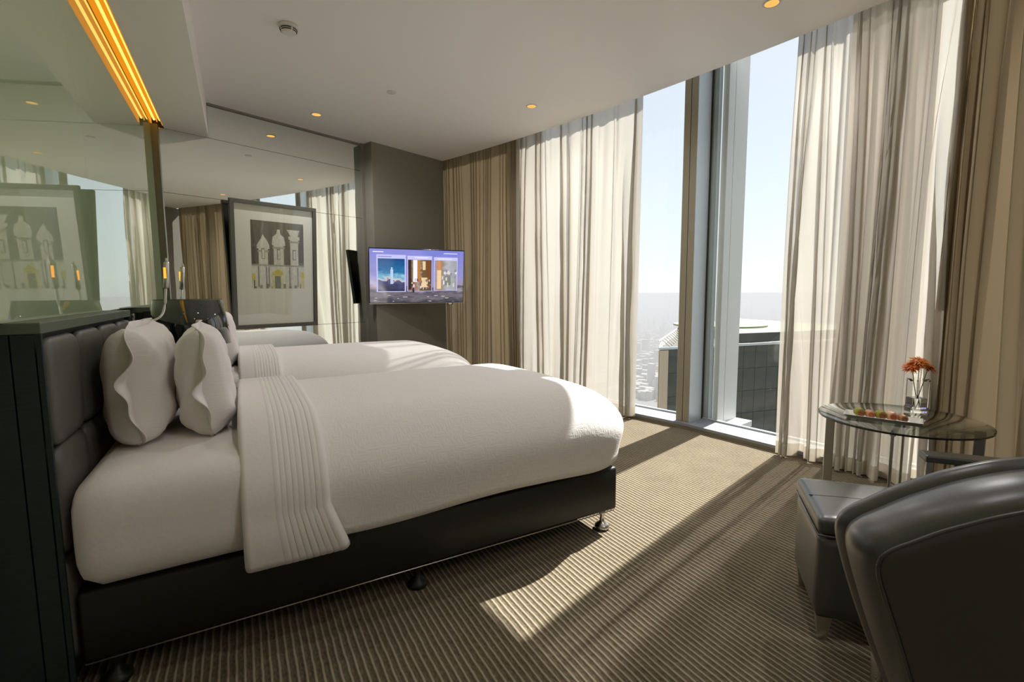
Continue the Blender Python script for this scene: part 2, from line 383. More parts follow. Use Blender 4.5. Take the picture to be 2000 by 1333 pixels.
lathe('base', (sx, sy, ZC-.018), [(.050, 0), (.053, .003), (.053, .018)], M_wplastic, sm, 36)
lathe('dome', (sx, sy, ZC-.046), [(.020, 0), (.030, .001), (.040, .007), (.044, .016), (.046, .028)], M_wplastic, sm, 36)
for rr, zz in ((.0425, ZC-.034), (.0455, ZC-.025)):
    bm = bmesh.new()
    for k in range(4):
        a0 = k*PI/2+.12+.35; pts = [(sx+rr*math.cos(a0+u*1.33/8), sy+rr*math.sin(a0+u*1.33/8), zz) for u in range(9)]
        addtube(bm, pts, .0028, 6)
    bmobj('slot', bm, M_dark, sm, True)

# ------------------------------------------------------------------ window wall (curved facade)
win = bpy.data.objects.new('window_1', None); COL.objects.link(win); win.location = (3.3, 2.6, 0); win['kind'] = 'structure'
RG = 17.42
muls = (23.0, 16.6, 10.235, 3.75, -2.7)
def ring_strip(name, R0, R1, t0, t1, z0, z1, mat, parent, n=12):
    pts = [pol(R1, t0+(t1-t0)*i/n).xy for i in range(n+1)]+[pol(R0, t1-(t1-t0)*i/n).xy for i in range(n+1)]
    return prism(name, [tuple(p) for p in pts], z0, z1, mat, parent)
for i in range(4):
    a, b = muls[i], muls[i+1]
    pa, pb = pol(RG, a), pol(RG, b); ax = (pb-pa).normalized(); nn = Vector((ax.y, -ax.x, 0))
    box('glass_pane', (pa+pb)/2+Vector((0, 0, 1.5)), ((pb-pa).length, .010, 2.92), M_pane, win, (ax, nn, (0, 0, 1)))
    e0 = pol(17.175, a); e1 = pol(17.175, b)
    quad = [tuple(e0.xy), tuple(e1.xy), tuple(pol(17.46, b).xy), tuple(pol(17.46, a).xy)]
    prism('sill', quad, 0, .026, M_mul, win)
    e0b = pol(17.165, a); e1b = pol(17.165, b)
    prism('sill_board', [tuple(e0b.xy), tuple(e1b.xy), tuple(pol(17.46, b).xy), tuple(pol(17.46, a).xy)], .026, .046, M_sill, win)
    box('bottom_rail', (pa+pb)/2+Vector((0, 0, .052)), ((pb-pa).length, .03, .014), M_alu, win, (ax, nn, (0, 0, 1)))
for t in muls:
    er = (pol(18, t)-pol(17, t)).normalized(); et = Vector((-er.y, er.x, 0))
    c = pol(17.31, t, 1.49)
    for sgn, w_ in ((-1, .050), (1, .050)):
        box('mullion', c+et*(sgn*.0285), (.21, .052, 2.89), M_mul if sgn > 0 else M_mul, win, (er, et, (0, 0, 1)), .002)
    box('mullion_skylit_cheek', c-et*.0565, (.205, .004, 2.89), M_alu, win, (er, et, (0, 0, 1)))  # grey-blue plates put the sky light on the mullion sides into colour
    box('mullion_skylit_cheek', c+et*.0565, (.205, .004, 2.89), M_alu, win, (er, et, (0, 0, 1)))
    box('gasket', pol(17.405, t, 1.49), (.012, .135, 2.88), M_dark, win, (er, et, (0, 0, 1)))
    box('pressure_frame', pol(17.445, t, 1.5)+et*-.03, (.05, .16, 2.9), M_alu, win, (er, et, (0, 0, 1)), .003)
# outside: white vertical fin on the facade and its foot
er = (pol(18, 9.78)-pol(17, 9.78)).normalized(); et = Vector((-er.y, er.x, 0))
fin = thing('facade_fin', 'white vertical fin standing outside the window beside the mullion', 'fin', tuple(pol(17.65, 9.78, 0)))
box('fin_panel', pol(17.53, 9.80, 1.8), (.10, .05, 5.6), M_fin, fin, (er, et, (0, 0, 1)), .003)
box('fin_panel', pol(17.70, 9.79, 1.82), (.22, .04, 5.6), M_fin, fin, (er, et, (0, 0, 1)), .003)
box('fin_foot', pol(17.65, 9.55, -.02), (.34, .16, .05), M_fin, fin, (er, et, (0, 0, 1)), .003)
# ------------------------------------------------------------------ curtains
def curtain(name, label, t0, t1, R, amp, nf, z0, z1, seed, mat, hem=None, curl=.9, leanL=0., leanR=0., back=None):
    rnd = random.Random(seed); o = thing(name, label, 'curtain', tuple(pol(R, (t0+t1)/2, z0)))
    ph = [rnd.uniform(-.9, .9) for _ in range(12)]; fr_ = [rnd.uniform(.6, 1.3) for _ in range(12)]
    wid = [rnd.uniform(-1, 1) for _ in range(nf+2)]
    nu, nz = nf*16+1, 18
    def P(i, k):
        s = i/(nu-1); zz = k/(nz-1); z = z0+(z1-z0)*zz
        warp = .55/nf*(math.sin(2*PI*s*2.3+ph[0])+.7*math.sin(2*PI*s*5.1+ph[1]))
        drift = (.55*math.sin(2*PI*s*1.7+ph[2])+.30*math.sin(2*PI*s*4.3+ph[6]))/nf*(1-zz)
        f = (s+warp+drift)*nf; phi = 2*PI*f
        a = amp*(.75+.35*math.sin(2*PI*s*3.7+ph[3]))*(1-.45*zz**3)
        # pinched header: extra little pleats near the top
        r = R+a*math.sin(phi)+amp*.22*math.sin(2.0*phi+ph[4])*(.5+.5*zz)
        th = t0+(t1-t0)*s+(leanL*(1-s)+leanR*s)*(1-zz)
        th += math.degrees(a*curl*math.sin(2*phi)*.35/R)+math.degrees(.012*math.sin(3*zz+ph[5]+6*s)/R)
        return pol(r, th, z)
    V = [P(i, k) for i in range(nu) for k in range(nz)]
    gridmesh('panel', V, nu, nz, mat, o)
    if back:      # the fold of cloth gathered behind the front one
        V = []; nb = 90; tb0, tb1 = back
        for i in range(nb):
            for k in range(nz):
                s_ = i/(nb-1); zz = k/(nz-1)
                V.append(pol(R+.105+.022*math.sin(2*PI*s_*6.5+ph[7])*(1-.3*zz), tb0+(tb1-tb0)*s_+.02*math.sin(5*s_+2*zz), z0+(z1-z0)*zz))
        gridmesh('back_fold', V, nb, nz, mat, o)
    if hem:
        V = []; nh = 4
        for i in range(nu):
            for k in range(nh):
                kk = k/(nh-1)*.085/(z1-z0)*(nz-1); k0 = int(kk); f = kk-k0
                p = P(i, k0).lerp(P(i, k0+1), f); c = pol(0, 0); d = (p-Vector((OX, OY, p.z))).normalized(); V.append(p-d*.004)
        gridmesh('hem', V, nu, nh, hem, o)
    return o
curtain('drape', 'brown pleated drape hanging between the taupe pier and the sheer curtain', 16.35, 20.3, 17.10, .030, 20, .015, 2.78, 3, M_drape, None, 1.2)
curtain('sheer_curtain', 'white sheer curtain gathered beside the far brown drape', 11.55, 16.35, 17.10, .058, 11, .02, 2.80, 5, M_sheer, M_hem, 1.5, leanL=.12)
curtain('sheer_curtain', 'wide sheer curtain hanging behind the round glass table', 4.86, 7.55, 17.10, .060, 9, .012, 2.80, 11, M_sheer, M_hem, 1.3, leanR=.05, leanL=0., back=(5.30, 6.72))
curtain('drape', 'brown pleated drape hanging behind the black armchair and glass table', .95, 4.93, 17.085, .052, 11, .012, 2.80, 21, M_drape, None, 1.1)

# ------------------------------------------------------------------ beds
def bed_set(dy, w):
    first = dy == 0
    Y0, Y1 = 1.63+dy, 2.784+dy
    # headboard
    hb = thing('headboard', w['headboard'], 'headboard', (XH-.03, (Y0+Y1)/2, 0), 'padded headboards of the two beds')
    b6('body', XG-.076, XH-.022, Y0+.012, Y1-.012, .02, 1.002, M_black, hb)
    b6('top_cap', XG-.078, XH, Y0, Y1, 1.004, 1.0335, M_hbcap, hb, .003)
    for (xa, xb) in ((XG-.078, XG+.006), (XG+.009, XH-.016), (XH-.013, XH-.001)):
        for yy, ys in ((Y0, Y0+.012), (Y1-.012, Y1)):
            b6('side_board', xa, xb, yy, ys, .01, 1.003, M_hbside, hb, .0012)
    n = 4; wd = (Y1-Y0-.026)/n
    for i in range(n):
        for (za, zb) in ((.10, .40), (.402, .70), (.702, .992)):
            yc = Y0+.013+wd*(i+.5)
            rbox('cushion_panel', (XH-.010, yc, (za+zb)/2), (.022, wd/2-.001, (zb-za)/2), (.019, .050, .050), (4, 12, 12), M_hbpad, hb)
    # bed base
    bd = thing('bed', w['bed'], 'bed', (.52, (Y0+Y1)/2, 0), 'the two single beds')
    b6('base', XH+.014, 1.478, Y0+.004, Y1-.004, .098, .300, M_bed, bd, .012, True)
    tube('piping', [(XH+.02, Y0+.003, .098), (1.46, Y0+.003, .098)], .0025, M_brush, bd, 6)
    for lx in (-.36, .531, 1.425):
        for ly in (Y0+.045, Y1-.045):
            lathe('leg', (lx, ly, 0), [(.030, 0), (.036, .006), (.036, .016), (.028, .026), (.012, .036), (.010, .060), (.016, .075), (.020, .100)], M_bed if lx < 1 else M_brush, bd, 20)
    # mattress
    def mf(P):
        P.z += .006*math.sin(5*P.x+1)*math.sin(4*P.y)
        t = max(0, min(1, (P.x+.545)/.12)); t = t*t*(3-2*t)     # drawn in where the duvet lies over it
        P.y *= 1-.15*t; P.z -= .012*t*(1 if P.z > 0 else 0)
        if P.x > .7: P.x -= (P.x-.7)*.12
        return P
    mt = rbox('mattress', (.536, (Y0+Y1)/2, .4565), (.960, .612, .1555), (.05, .085, .10), (34, 24, 8), M_white, None, False, mf)
    tag(mt, w['mattress'], 'mattress', 'mattresses under white sheets')
    # duvet
    zt, zb_ = .688, .318; xc = .55; hx = 1.06
    def df(P):
        zz = (P.z+.185)/.37
        b_ = math.sin(PI*max(0, min(1, zz)))**1.5
        sy_ = 1 if P.y > 0 else -1
        def ss(a, b, v):
            t = max(0, min(1, (v-a)/(b-a))); return t*t*(3-2*t)
        P.y += sy_*ss(.20, .60, abs(P.y))*(.016*b_-.004+.0012*math.sin(9*P.x+1.3*sy_))
        P.x += ss(.55, 1.05, P.x)*(.028*b_+.002*math.sin(15*P.y+2))
        lo_ = ss(.10, -.185, P.z) if False else ss(-.02, .17, -P.z)
        P.z += lo_*.05*(.22*math.sin(6.0*P.x+.5*sy_)+.55*max(0, (P.x-.45)))
        k_ = max(0, min(1, (P.z+.06)/.24)); k_ = k_*k_*(3-2*k_)
        P.z += k_*(.006*math.sin(3.1*P.x+.8)*math.cos(2.9*P.y)-.022*(abs(P.y)/.6)**2)
        return P
    bm = rboxpts((xc, (Y0+Y1)/2, (zt+zb_)/2), (hx, .617, (zt-zb_)/2), (.34, .28, .25), (64, 44, 14), True, df)
    dead = [v for v in bm.verts if v.co.x < .0]
    bmesh.ops.delete(bm, geom=dead, context='VERTS')
    du = bmobj('duvet', bm, M_duvet, None, True); solid(du, .012, -1.)
    tag(du, w['duvet'], 'duvet', 'white duvets folded back on the beds')
    # turned-down top of the duvet: section path over the bed, ribbed with pin tucks
    path = []; yc = (Y0+Y1)/2; hw, ry, rz = .642, .28, .25
    zbot = .283
    for k in range(9): path.append((-hw, zbot+(zt-rz-zbot)*k/8))
    for k in range(1, 13):
        a = PI*k/24; path.append((-hw+ry*(1-math.cos(a)), zt-rz+(rz+.012)*math.sin(a)))
    for k in range(1, 20): path.append((-hw+ry+(2*hw-2*ry)*k/20, zt+.012))
    for k in range(12, 0, -1):
        a = PI*k/24; path.append((hw-ry*(1-math.cos(a)), zt-rz+(rz+.012)*math.sin(a)))
    for k in range(8, -1, -1): path.append((hw, zbot+(zt-rz-zbot)*k/8))
    nx = 96; V = []
    for i in range(nx):
        s = i/(nx-1)
        for (py, pz) in path:
            drop = max(0, (zt-rz-pz))/(zt-rz-zbot)
            x0 = -.020; x1 = .215+.055*drop
            x = x0+(x1-x0)*s
            e = min(1, s/.03) if s < .03 else min(1, (1-s)/.06)
            e = math.sqrt(max(0, 1-(1-e)**2))
            rib = 0.
            if .35 < s < .97: rib = .0035*abs(math.sin(PI*(s-.35)/.62*9))**.5
            elif s <= .35: rib = .001
            o_ = -.026+.030*e+rib*(.4+.6*min(1, drop+.4))
            nrm = Vector((0, py, (pz-.45)*1.0)); 
            cy_ = max(-(hw-ry), min(hw-ry, py)); cz_ = zt-rz
            nrm = Vector((0, math.copysign(1, py), 0)) if pz <= cz_ else Vector((0, (py-cy_)/ry, (pz-cz_)/rz))
            nrm.normalize()
            k_ = max(0, min(1, (pz-.44)/.24)); k_ = k_*k_*(3-2*k_); sag = -.022*(abs(py)/.6)**2*k_
            bul = .012*math.sin(PI*drop)
            V.append(Vector((x, yc+py, pz+sag))+nrm*(o_+bul))
    td = gridmesh('turn_down', V, nx, len(path), M_white, du)
    solid(td, .008, 1.)
    return hb, bd, mt, du
bed_set(0, dict(headboard='near padded charcoal headboard with dark side board, behind the nearest pillows', bed='black leatherette bed base nearest the camera, on small turned feet',
    mattress='white sheeted mattress of the near bed on black base', duvet='white duvet on the near bed, sunlit at its foot'))
bed_set(1.72, dict(headboard='far padded headboard beside the mirror wall, behind the black lamp', bed='black bed base of the far bed beside the mirror wall',
    mattress='white sheeted mattress of the far bed beside the mirror', duvet='white duvet on the far bed with thin streaks of sun'))

# pillows ------------------------------------------------------------
def pillow(label, c, W, Hh, T, lean, seed, twist=0.):
    rnd = random.Random(seed); t = thing('pillow', label, 'pillow', (c[0], c[1], c[2]), 'oxford pillows standing against the headboards')
    nu, nv = 30, 24; ph = [rnd.uniform(0, 6.28) for _ in range(8)]
    def place(u, v, d):          # u across the bed, v up, d thickness
        x = d; z = v+Hh/2; y = u
        x2 = x*math.cos(lean)-z*math.sin(lean); z2 = x*math.sin(lean)+z*math.cos(lean)
        x3 = x2*math.cos(twist)-y*math.sin(twist); y3 = x2*math.sin(twist)+y*math.cos(twist)
        return Vector((c[0]+x3, c[1]+y3, c[2]+max(z2, .004)))
    V = []
    for side in (1, -1):
        for i in range(nu+1):
            for j in range(nv+1):
                a = -1+2*i/nu; b = -1+2*j/nv
                pin = 1-.05*(1-b*b)*abs(a)**3; pin2 = 1-.06*(1-a*a)*abs(b)**3
                p = (max(0, 1-abs(a)**5)**.42)*(max(0, 1-abs(b)**4.2)**.46)
                wr = .006*math.sin(9*a+ph[0])*math.sin(7*b+ph[1])+.010*math.sin(14*a+5*b+ph[2])*(abs(a*b))
                V.append(place(a*W/2*pin, b*Hh/2*pin2, side*(T/2*p*(1-.12*b)+wr*p)))
    F = []; n1 = (nu+1)*(nv+1)
    for sidx in (0, 1):
        for i in range(nu):
            for j in range(nv):
                q = [sidx*n1+i*(nv+1)+j, sidx*n1+(i+1)*(nv+1)+j, sidx*n1+(i+1)*(nv+1)+j+1, sidx*n1+i*(nv+1)+j+1]
                F.append(q if sidx == 0 else q[::-1])
    me = mesh('body', V, F, M_pillow, t, True)
    bm = bmesh.new(); bm.from_mesh(me.data); bmesh.ops.remove_doubles(bm, verts=bm.verts, dist=.0006); bm.to_mesh(me.data); bm.free()
    for p in me.data.polygons: p.use_smooth = True
    # flat wavy oxford border round the seam
    ring = []; N_ = 120
    for k in range(N_):
        a = 2*PI*k/N_; cu, cv = math.cos(a), math.sin(a); m_ = max(abs(cu), abs(cv)); 
        e = 6.; r = 1/((abs(cu)**e+abs(cv)**e)**(1/e)); ring.append((cu*r, cv*r, a))
    V = []
    for (a, b, an) in ring:
        wv = (.022*math.sin(5*an+ph[3])+.012*math.sin(11*an+ph[4]))*(.25+.75*abs(a)**2)
        for q in range(4):
            ex = (-.035, .012, .030, .046)[q]
            V.append(place(a*(W/2+ex*abs(a)**.5)*.985, b*(Hh/2+(min(ex, .016) if b > 0 else min(ex, .010))*abs(b)**.5)*.985, wv*(q/3)**.8))
    fl = gridmesh('flange', V, N_, 4, M_white, t, True, True); solid(fl, .003, 0.)
    return t
pillow('white pillow against the near headboard, rear one of the near pair', (-.308, 2.20, .612), .62, .385, .185, rad(2), 1)
pillow('white pillow with ruffled border in front of the rear near pillow', (-.120, 2.20, .613), .60, .372, .172, rad(3), 4, rad(2))
pillow('white pillow standing against the far headboard behind the lamp', (-.295, 3.98, .612), .62, .385, .17, rad(2), 6)
pillow('front white pillow on the far bed, half hidden by the lamp', (-.100, 3.98, .614), .62, .375, .16, rad(3), 9)

# nightstand, lamp, reading lights -------------------------------------
ns = thing('nightstand', 'black nightstand hidden between the two beds under the lamp', 'nightstand', (-.24, 3.06, 0))
b6('body', -.49, .0, 2.885, 3.245, .06, .53, M_bed, ns, .004); b6('top', -.495, .004, 2.88, 3.25, .53, .555, M_piano, ns, .003)
b6('drawer', .0, .012, 2.895, 3.235, .32, .51, M_bed, ns, .003); b6('drawer', .0, .012, 2.895, 3.235, .10, .30, M_bed, ns, .003)
lx, ly = -.238, 3.135
tl = thing('table_lamp', 'table lamp with glossy black tapered shade behind the near pillows', 'lamp', (lx, ly, .555))
lathe('base', (lx, ly, .555), [(.10, 0), (.10, .012), (.09, .020), (.02, .026), (.014, .05), (.012, .34)], M_chrome, tl, 32)
bm = bmesh.new(); n = 48
lathe('shade', (lx, ly, .835), [(.192, 0), (.157, .238)], M_shade, tl, 64, True, False, False)
solid(kids(tl)[-1], .004, 0.)
lathe('shade_rim', (lx, ly, 1.071), [(.156, 0), (.1585, .003), (.156, .006)], M_hbcap, tl, 64, True, False, False)
def reading(label, yb, sgn, tip):
    t = thing('reading_lamp', label, 'lamp', (XH, yb, .978), 'chrome gooseneck reading lamps on the headboard ends')
    b6('mount', XH-.030, XH+.004, min(yb, yb+sgn*.022), max(yb, yb+sgn*.022), .945, 1.012, M_black, t, .002)
    b6('mount_plate', XH+.004, XH+.012, min(yb, yb+sgn*.024), max(yb, yb+sgn*.024), .94, 1.016, M_chrome, t, .001)
    a = Vector((XH+.012, yb+sgn*.012, .978)); b = Vector(tip); pts = []
    p1 = a+Vector((.105, sgn*.030, -.004)); p2 = Vector((b.x-.012, b.y, .99))
    for k in range(21):
        u = k/20; pts.append(a*(1-u)**3+p1*3*u*(1-u)**2+p2*3*u*u*(1-u)+b*u**3)
    tube('gooseneck', pts, .0058, M_chrome, t, 10)
    d = (pts[-1]-pts[-2]).normalized()
    tube('head', [b-d*.004, b, b+d*.118, b+d*.124], [.008, .0125, .0125, .008], M_brush, t, 16)
    tube('tip', [b+d*.122, b+d*.142], .0058, M_chrome, t, 12)
    side = Vector((-.35, -1, 0)).normalized() if sgn > 0 else Vector((-1, -.35, 0)).normalized()
    box('light_window', b+d*.070+side*.0115, (.010, .006, .052), M_readled, t, (side.cross(Vector((0, 0, 1))), side, (0, 0, 1)))
    return t
reading('chrome gooseneck reading lamp on the end of the near headboard', 2.786, 1, (-.305, 2.862, 1.137))
reading('chrome gooseneck reading lamp on the far headboard, beyond the black lampshade', 3.348, -1, (-.280, 3.325, 1.136))

# ------------------------------------------------------------------ picture on the mirror
pa_ = rad(18.3); PU = Vector((math.cos(pa_), math.sin(pa_), 0)); pn = Vector((PU.y, -PU.x, 0)); tl_ = rad(3.6)
PV = (Vector((0, 0, 1))*math.cos(tl_)+pn*math.sin(tl_)); PN = PU.cross(PV)
PN = PN if PN.dot(pn) > 0 else -PN
PC = Vector((.310, 4.868, 1.354)); PW, PH = .742, 1.106
pic = thing('framed_picture', 'framed print of a carved stone facade hanging on the mirror wall', 'picture', tuple(PC-PV*PH/2))
AXP = (PU, PN, PV)
def pp(u, v, n=0.): return PC+PU*(u*PW/2)+PV*(v*PH/2)+PN*n
fw = .034
box('frame_rail', PC+PV*(PH/2-fw/2), (PW, .034, fw), M_frame, pic, AXP, .002); box('frame_rail', PC-PV*(PH/2-fw/2), (PW, .034, fw), M_frame, pic, AXP, .002)
box('frame_rail', PC+PU*(PW/2-fw/2), (fw, .034, PH-2*fw-.001), M_frame, pic, AXP, .002); box('frame_rail', PC-PU*(PW/2-fw/2), (fw, .034, PH-2*fw-.001), M_frame, pic, AXP, .002)
box('back_board', PC-PN*.012, (PW-2*fw, .004, PH-2*fw), M_black, pic, AXP)
box('mat_board', PC-PN*.004, (PW-2*fw, .004, PH-2*fw), M_mat_, pic, AXP)
# print: a generic carved facade in greys with yellow doorways
PR = dict(sky=(.17, .15, .12), dark=(.10, .09, .075), pale=(.72, .69, .62), mid=(.42, .39, .34), yel=(.66, .57, .12), yel2=(.70, .66, .34), grey=(.26, .25, .23))
prm = {k: pm('print_'+k, v, .8, noise=.28, nscale=60, stretch=(1, 1, .5)) for k, v in PR.items()}
me = bpy.data.meshes.new('print'); V = []; F = []; mi = []; keys = list(prm)
def pq(poly, key, lift):
    i0 = len(V)
    for (a, b) in poly:   # a,b in 0..1 inside the print window
        V.append(PC+PU*((-.56+1.24*a)*PW/2)+PV*((-.36+1.07*b)*PH/2)+PN*(-.0018+lift*.00012)-Vector(pic.location))
    F.append(list(range(i0, len(V)))); mi.append(keys.index(key))
def rc(a0, a1, b0, b1): return [(a0, b0), (a1, b0), (a1, b1), (a0, b1)]
pq(rc(0, 1, 0, 1), 'sky', 0)
pq([(0, .60), (.07, .68), (.03, 1), (0, 1)], 'dark', 1); pq([(.86, .40), (1, .40), (1, .97), (.95, .97)], 'dark', 1)
for a0, a1, b1 in ((.10, .33, .74), (.38, .63, .80), (.70, .92, .90)):
    m_ = (a0+a1)/2
    pq(rc(a0+.03, a1-.03, .34, b1-.12), 'pale', 2); pq(rc(a0, a1, b1-.15, b1-.10), 'pale', 3); pq(rc(a0+.01, a1-.01, b1-.20, b1-.17), 'mid', 3)
    if a0 < .2: pq([(a0, b1-.10), (a1, b1-.10), (a1-.03, b1-.04), (m_, b1+.06), (a0+.08, b1)], 'pale', 3)
    elif a0 < .5: pq([(a0, b1-.10), (a1, b1-.10), (a1-.02, b1-.02), (m_+.04, b1+.02), (m_+.03, b1+.09), (m_-.02, b1+.09), (m_-.04, b1+.02), (a0+.02, b1-.02)], 'pale', 3)
    else: pq([(a0+.04, b1-.10), (a1-.04, b1-.10), (a1, b1), (a0-.03, b1)], 'pale', 3)
    pq(rc(m_-.035, m_+.03, .44, .60), 'grey', 4); pq(rc(m_-.018, m_+.022, .45, .58), 'pale', 5)
pq(rc(0, .07, .36, .62), 'dark', 2)
pq(rc(0, 1, 0, .36), 'pale', 5); pq(rc(.0, 1., .335, .36), 'mid', 6)
for a in (.11, .255, .30, .70, .86):
    pq(rc(a, a+.022, .02, .33), 'grey', 6)
for k in range(9): pq(rc(.03+.11*k, .08+.11*k, .0, .03+.02*((k*7) % 3)), 'grey', 6)
pq(rc(.37, .56, 0, .25), 'yel2', 7); pq(rc(.42, .53, 0, .19), 'grey', 8); pq([(.38, .20), (.58, .20), (.58, .25), (.49, .30), (.40, .25)], 'yel', 8)
pq(rc(.93, 1, .0, .24), 'yel2', 7); pq(rc(.95, 1, .16, .26), 'yel', 8); pq(rc(0, .06, .12, .22), 'yel', 8); pq(rc(.03, .05, .0, .12), 'dark', 8)
me.from_pydata([tuple(v) for v in V], [], F)
for k in keys: me.materials.append(prm[k])
for p, i in zip(me.polygons, mi): p.material_index = i
link('print', me, None, pic)
box('cover_glass', PC+PN*.006, (PW-2*fw, .003, PH-2*fw), M_artglass, pic, AXP)

# ------------------------------------------------------------------ television
ta = -.08; TU = Vector((math.cos(ta), math.sin(ta), 0)); tn = Vector((TU.y, -TU.x, 0)); tt = .118
TV_ = Vector((0, 0, 1))*math.cos(tt)+tn*math.sin(tt); TN = tn*math.cos(tt)-Vector((0, 0, 1))*math.sin(tt)
TC = Vector((1.689, 5.026, 1.2854)); TW, TH = 1.03, .5794
AXT = (TU, TN, TV_)
tv = thing('television', 'flat television with blue city menu screen swung out from the taupe pier', 'television', tuple(TC-TV_*TH/2))
box('housing', TC-TN*.018, (TW, .032, TH), M_piano, tv, AXT, .003)
box('rear_box', TC-TN*.05-TV_*.05, (TW*.6, .04, TH*.6), M_piano, tv, AXT, .008)
box('bottom_trim', TC-TV_*(TH/2-.002)+TN*.001, (TW, .008, .006), M_brush, tv, AXT)
def gradmat(name, stops, strength, scale_noise=0., axis=2, lo=0., hi=1.):
    m, N, L = newmat(name); N.remove(N['Principled BSDF']); e = N.new('ShaderNodeEmission'); e.inputs[1].default_value = strength*.32
    tc = N.new('ShaderNodeTexCoord'); sp_ = N.new('ShaderNodeSeparateXYZ'); L.new(tc.outputs['Generated'], sp_.inputs[0])
    fac = sp_.outputs[axis]
    if scale_noise:
        mp = N.new('ShaderNodeMapping'); mp.inputs['Scale'].default_value = (scale_noise, 1, scale_noise*2.2); L.new(tc.outputs['Generated'], mp.inputs[0])
        t = N.new('ShaderNodeTexNoise'); t.inputs['Scale'].default_value = 1.; t.inputs['Detail'].default_value = 6; L.new(mp.outputs[0], t.inputs[0])
        a = N.new('ShaderNodeMath'); a.operation = 'MULTIPLY_ADD'; a.inputs[1].default_value = .55; L.new(t.outputs[0], a.inputs[0])
        b = N.new('ShaderNodeMath'); b.operation = 'SUBTRACT'; b.inputs[1].default_value = .27; L.new(fac, b.inputs[0]); L.new(b.outputs[0], a.inputs[2]); fac = a.outputs[0]
    r = N.new('ShaderNodeValToRGB'); el = r.color_ramp.elements
    el[0].position = stops[0][0]; el[0].color = (*stops[0][1], 1); el[1].position = stops[-1][0]; el[1].color = (*stops[-1][1], 1)
    for p_, c_ in stops[1:-1]:
        q = el.new(p_); q.color = (*c_, 1)
    L.new(fac, r.inputs[0]); L.new(r.outputs[0], e.inputs[0])
    g = N.new('ShaderNodeBsdfGlossy'); g.inputs['Roughness'].default_value = .08; g.inputs[0].default_value = (.10, .10, .10, 1)
    ad = N.new('ShaderNodeAddShader'); L.new(e.outputs[0], ad.inputs[0]); L.new(g.outputs[0], ad.inputs[1])
    L.new(ad.outputs[0], N['Material Output'].inputs[0]); return m
scr = box('screen', TC+TN*.0005, (TW-.016, .004, TH-.020), gradmat('screen_city', [(0, (.05, .05, .07)), (.14, (.16, .14, .16)), (.24, (.08, .08, .11)), (.32, (.30, .24, .30)), (.45, (.26, .25, .50)), (1, (.17, .19, .58))], .95, 7), tv, AXT)
def tq(name, a0, a1, b0, b1, lift, mat):
    c = TC+TU*(TW*(-.5+(a0+a1)/2))+TV_*(TH*(-.5+(b0+b1)/2))+TN*(.0028+lift*.0006)
    return box(name, c, (TW*(a1-a0), .0005, TH*(b1-b0)), mat, scr, AXT)
lil = em('screen_lilac', (.42, .42, .72), .95); pale_ = em('screen_pale', (.72, .70, .80), .9)
tq('menu_card', .075, .370, .215, .885, 0, lil); tq('menu_card', .385, .645, .225, .875, 0, lil); tq('menu_card', .665, .925, .235, .860, 0, lil)
tq('menu_picture', .088, .358, .228, .815, 1, gradmat('night_city', [(0, (.03, .03, .06)), (.22, (.06, .06, .14)), (.33, (.10, .10, .20)), (.36, (.62, .52, .50)), (.45, (.16, .40, .55)), (.62, (.02, .14, .32)), (1, (.005, .06, .20))], .95, 4))
tq('menu_picture', .392, .640, .232, .805, 1, gradmat('lobby', [(0, (.16, .07, .03)), (.3, (.30, .17, .10)), (.45, (.35, .30, .28)), (.6, (.16, .08, .03)), (1, (.10, .07, .06))], .9, 6, 0))
tq('menu_picture', .672, .918, .242, .800, 1, gradmat('lounge', [(0, (.36, .32, .42)), (.28, (.34, .20, .12)), (.42, (.30, .30, .30)), (.6, (.42, .42, .46)), (1, (.30, .31, .34))], .9, 5, 0))
glow = em('tower_glow', (.45, .55, .72), .8); warm = em('screen_warm', (.75, .55, .32), .8); pdark = em('screen_dark', (.04, .035, .03), .7)
tq('tower_figure', .212, .240, .36, .62, 2, glow); tq('tower_figure', .218, .234, .62, .66, 2, glow)
tq('curtain_figure', .495, .520, .40, .80, 2, em('screen_amber', (.40, .17, .02), .9)); tq('curtain_figure', .590, .628, .42, .80, 2, em('screen_brown', (.16, .06, .02), .9))
tq('window_figure', .445, .488, .40, .80, 2, pale_); tq('lamp_figure', .545, .575, .62, .78, 2, warm); tq('chair_figure', .53, .60, .30, .48, 2, warm); tq('frame_figure', .398, .425, .26, .80, 2, pdark)
tq('person_figure', .700, .745, .27, .62, 2, warm); tq('person_figure', .705, .740, .62, .79, 2, em('screen_orange', (.50, .22, .08), .9)); tq('chair_figure', .78, .85, .34, .52, 2, em('screen_grey', (.17, .19, .17), .9))
fk = [em('screen_fleck_%d' % i, c, .85) for i, c in enumerate(((.62, .50, .40), (.34, .14, .08), (.10, .07, .06), (.62, .60, .66), (.40, .10, .16), (.20, .20, .26)))]
rt = random.Random(5)
for k in range(26):
    a = rt.uniform(.435, .632); b = rt.uniform(.235, .42); tq('picture_fleck', a-.008, a+rt.uniform(.0, .010), b, b+rt.uniform(.02, .06), 3+.1*(k % 5), fk[k % 6])
for k in range(20):
    a = rt.uniform(.76, .905); b = rt.uniform(.26, .60); tq('picture_fleck', a-.008, a+rt.uniform(.0, .012), b, b+rt.uniform(.02, .08), 3+.1*(k % 5), fk[(3, 5, 0, 5, 3)[k % 5]])
for k in range(7):
    u = k/6; tq('picture_fleck', .392+.010*0+.045*u**2.2, .406+.052*u**2.0, .80-.085*(k+1), .80-.085*k, 3, pdark)
for k in range(18):
    a = rt.uniform(.02, .96); b = rt.uniform(.03, .18); tq('city_light', a, a+rt.uniform(.01, .05), b, b+.008, 1, fk[(3, 0, 5)[k % 3]])
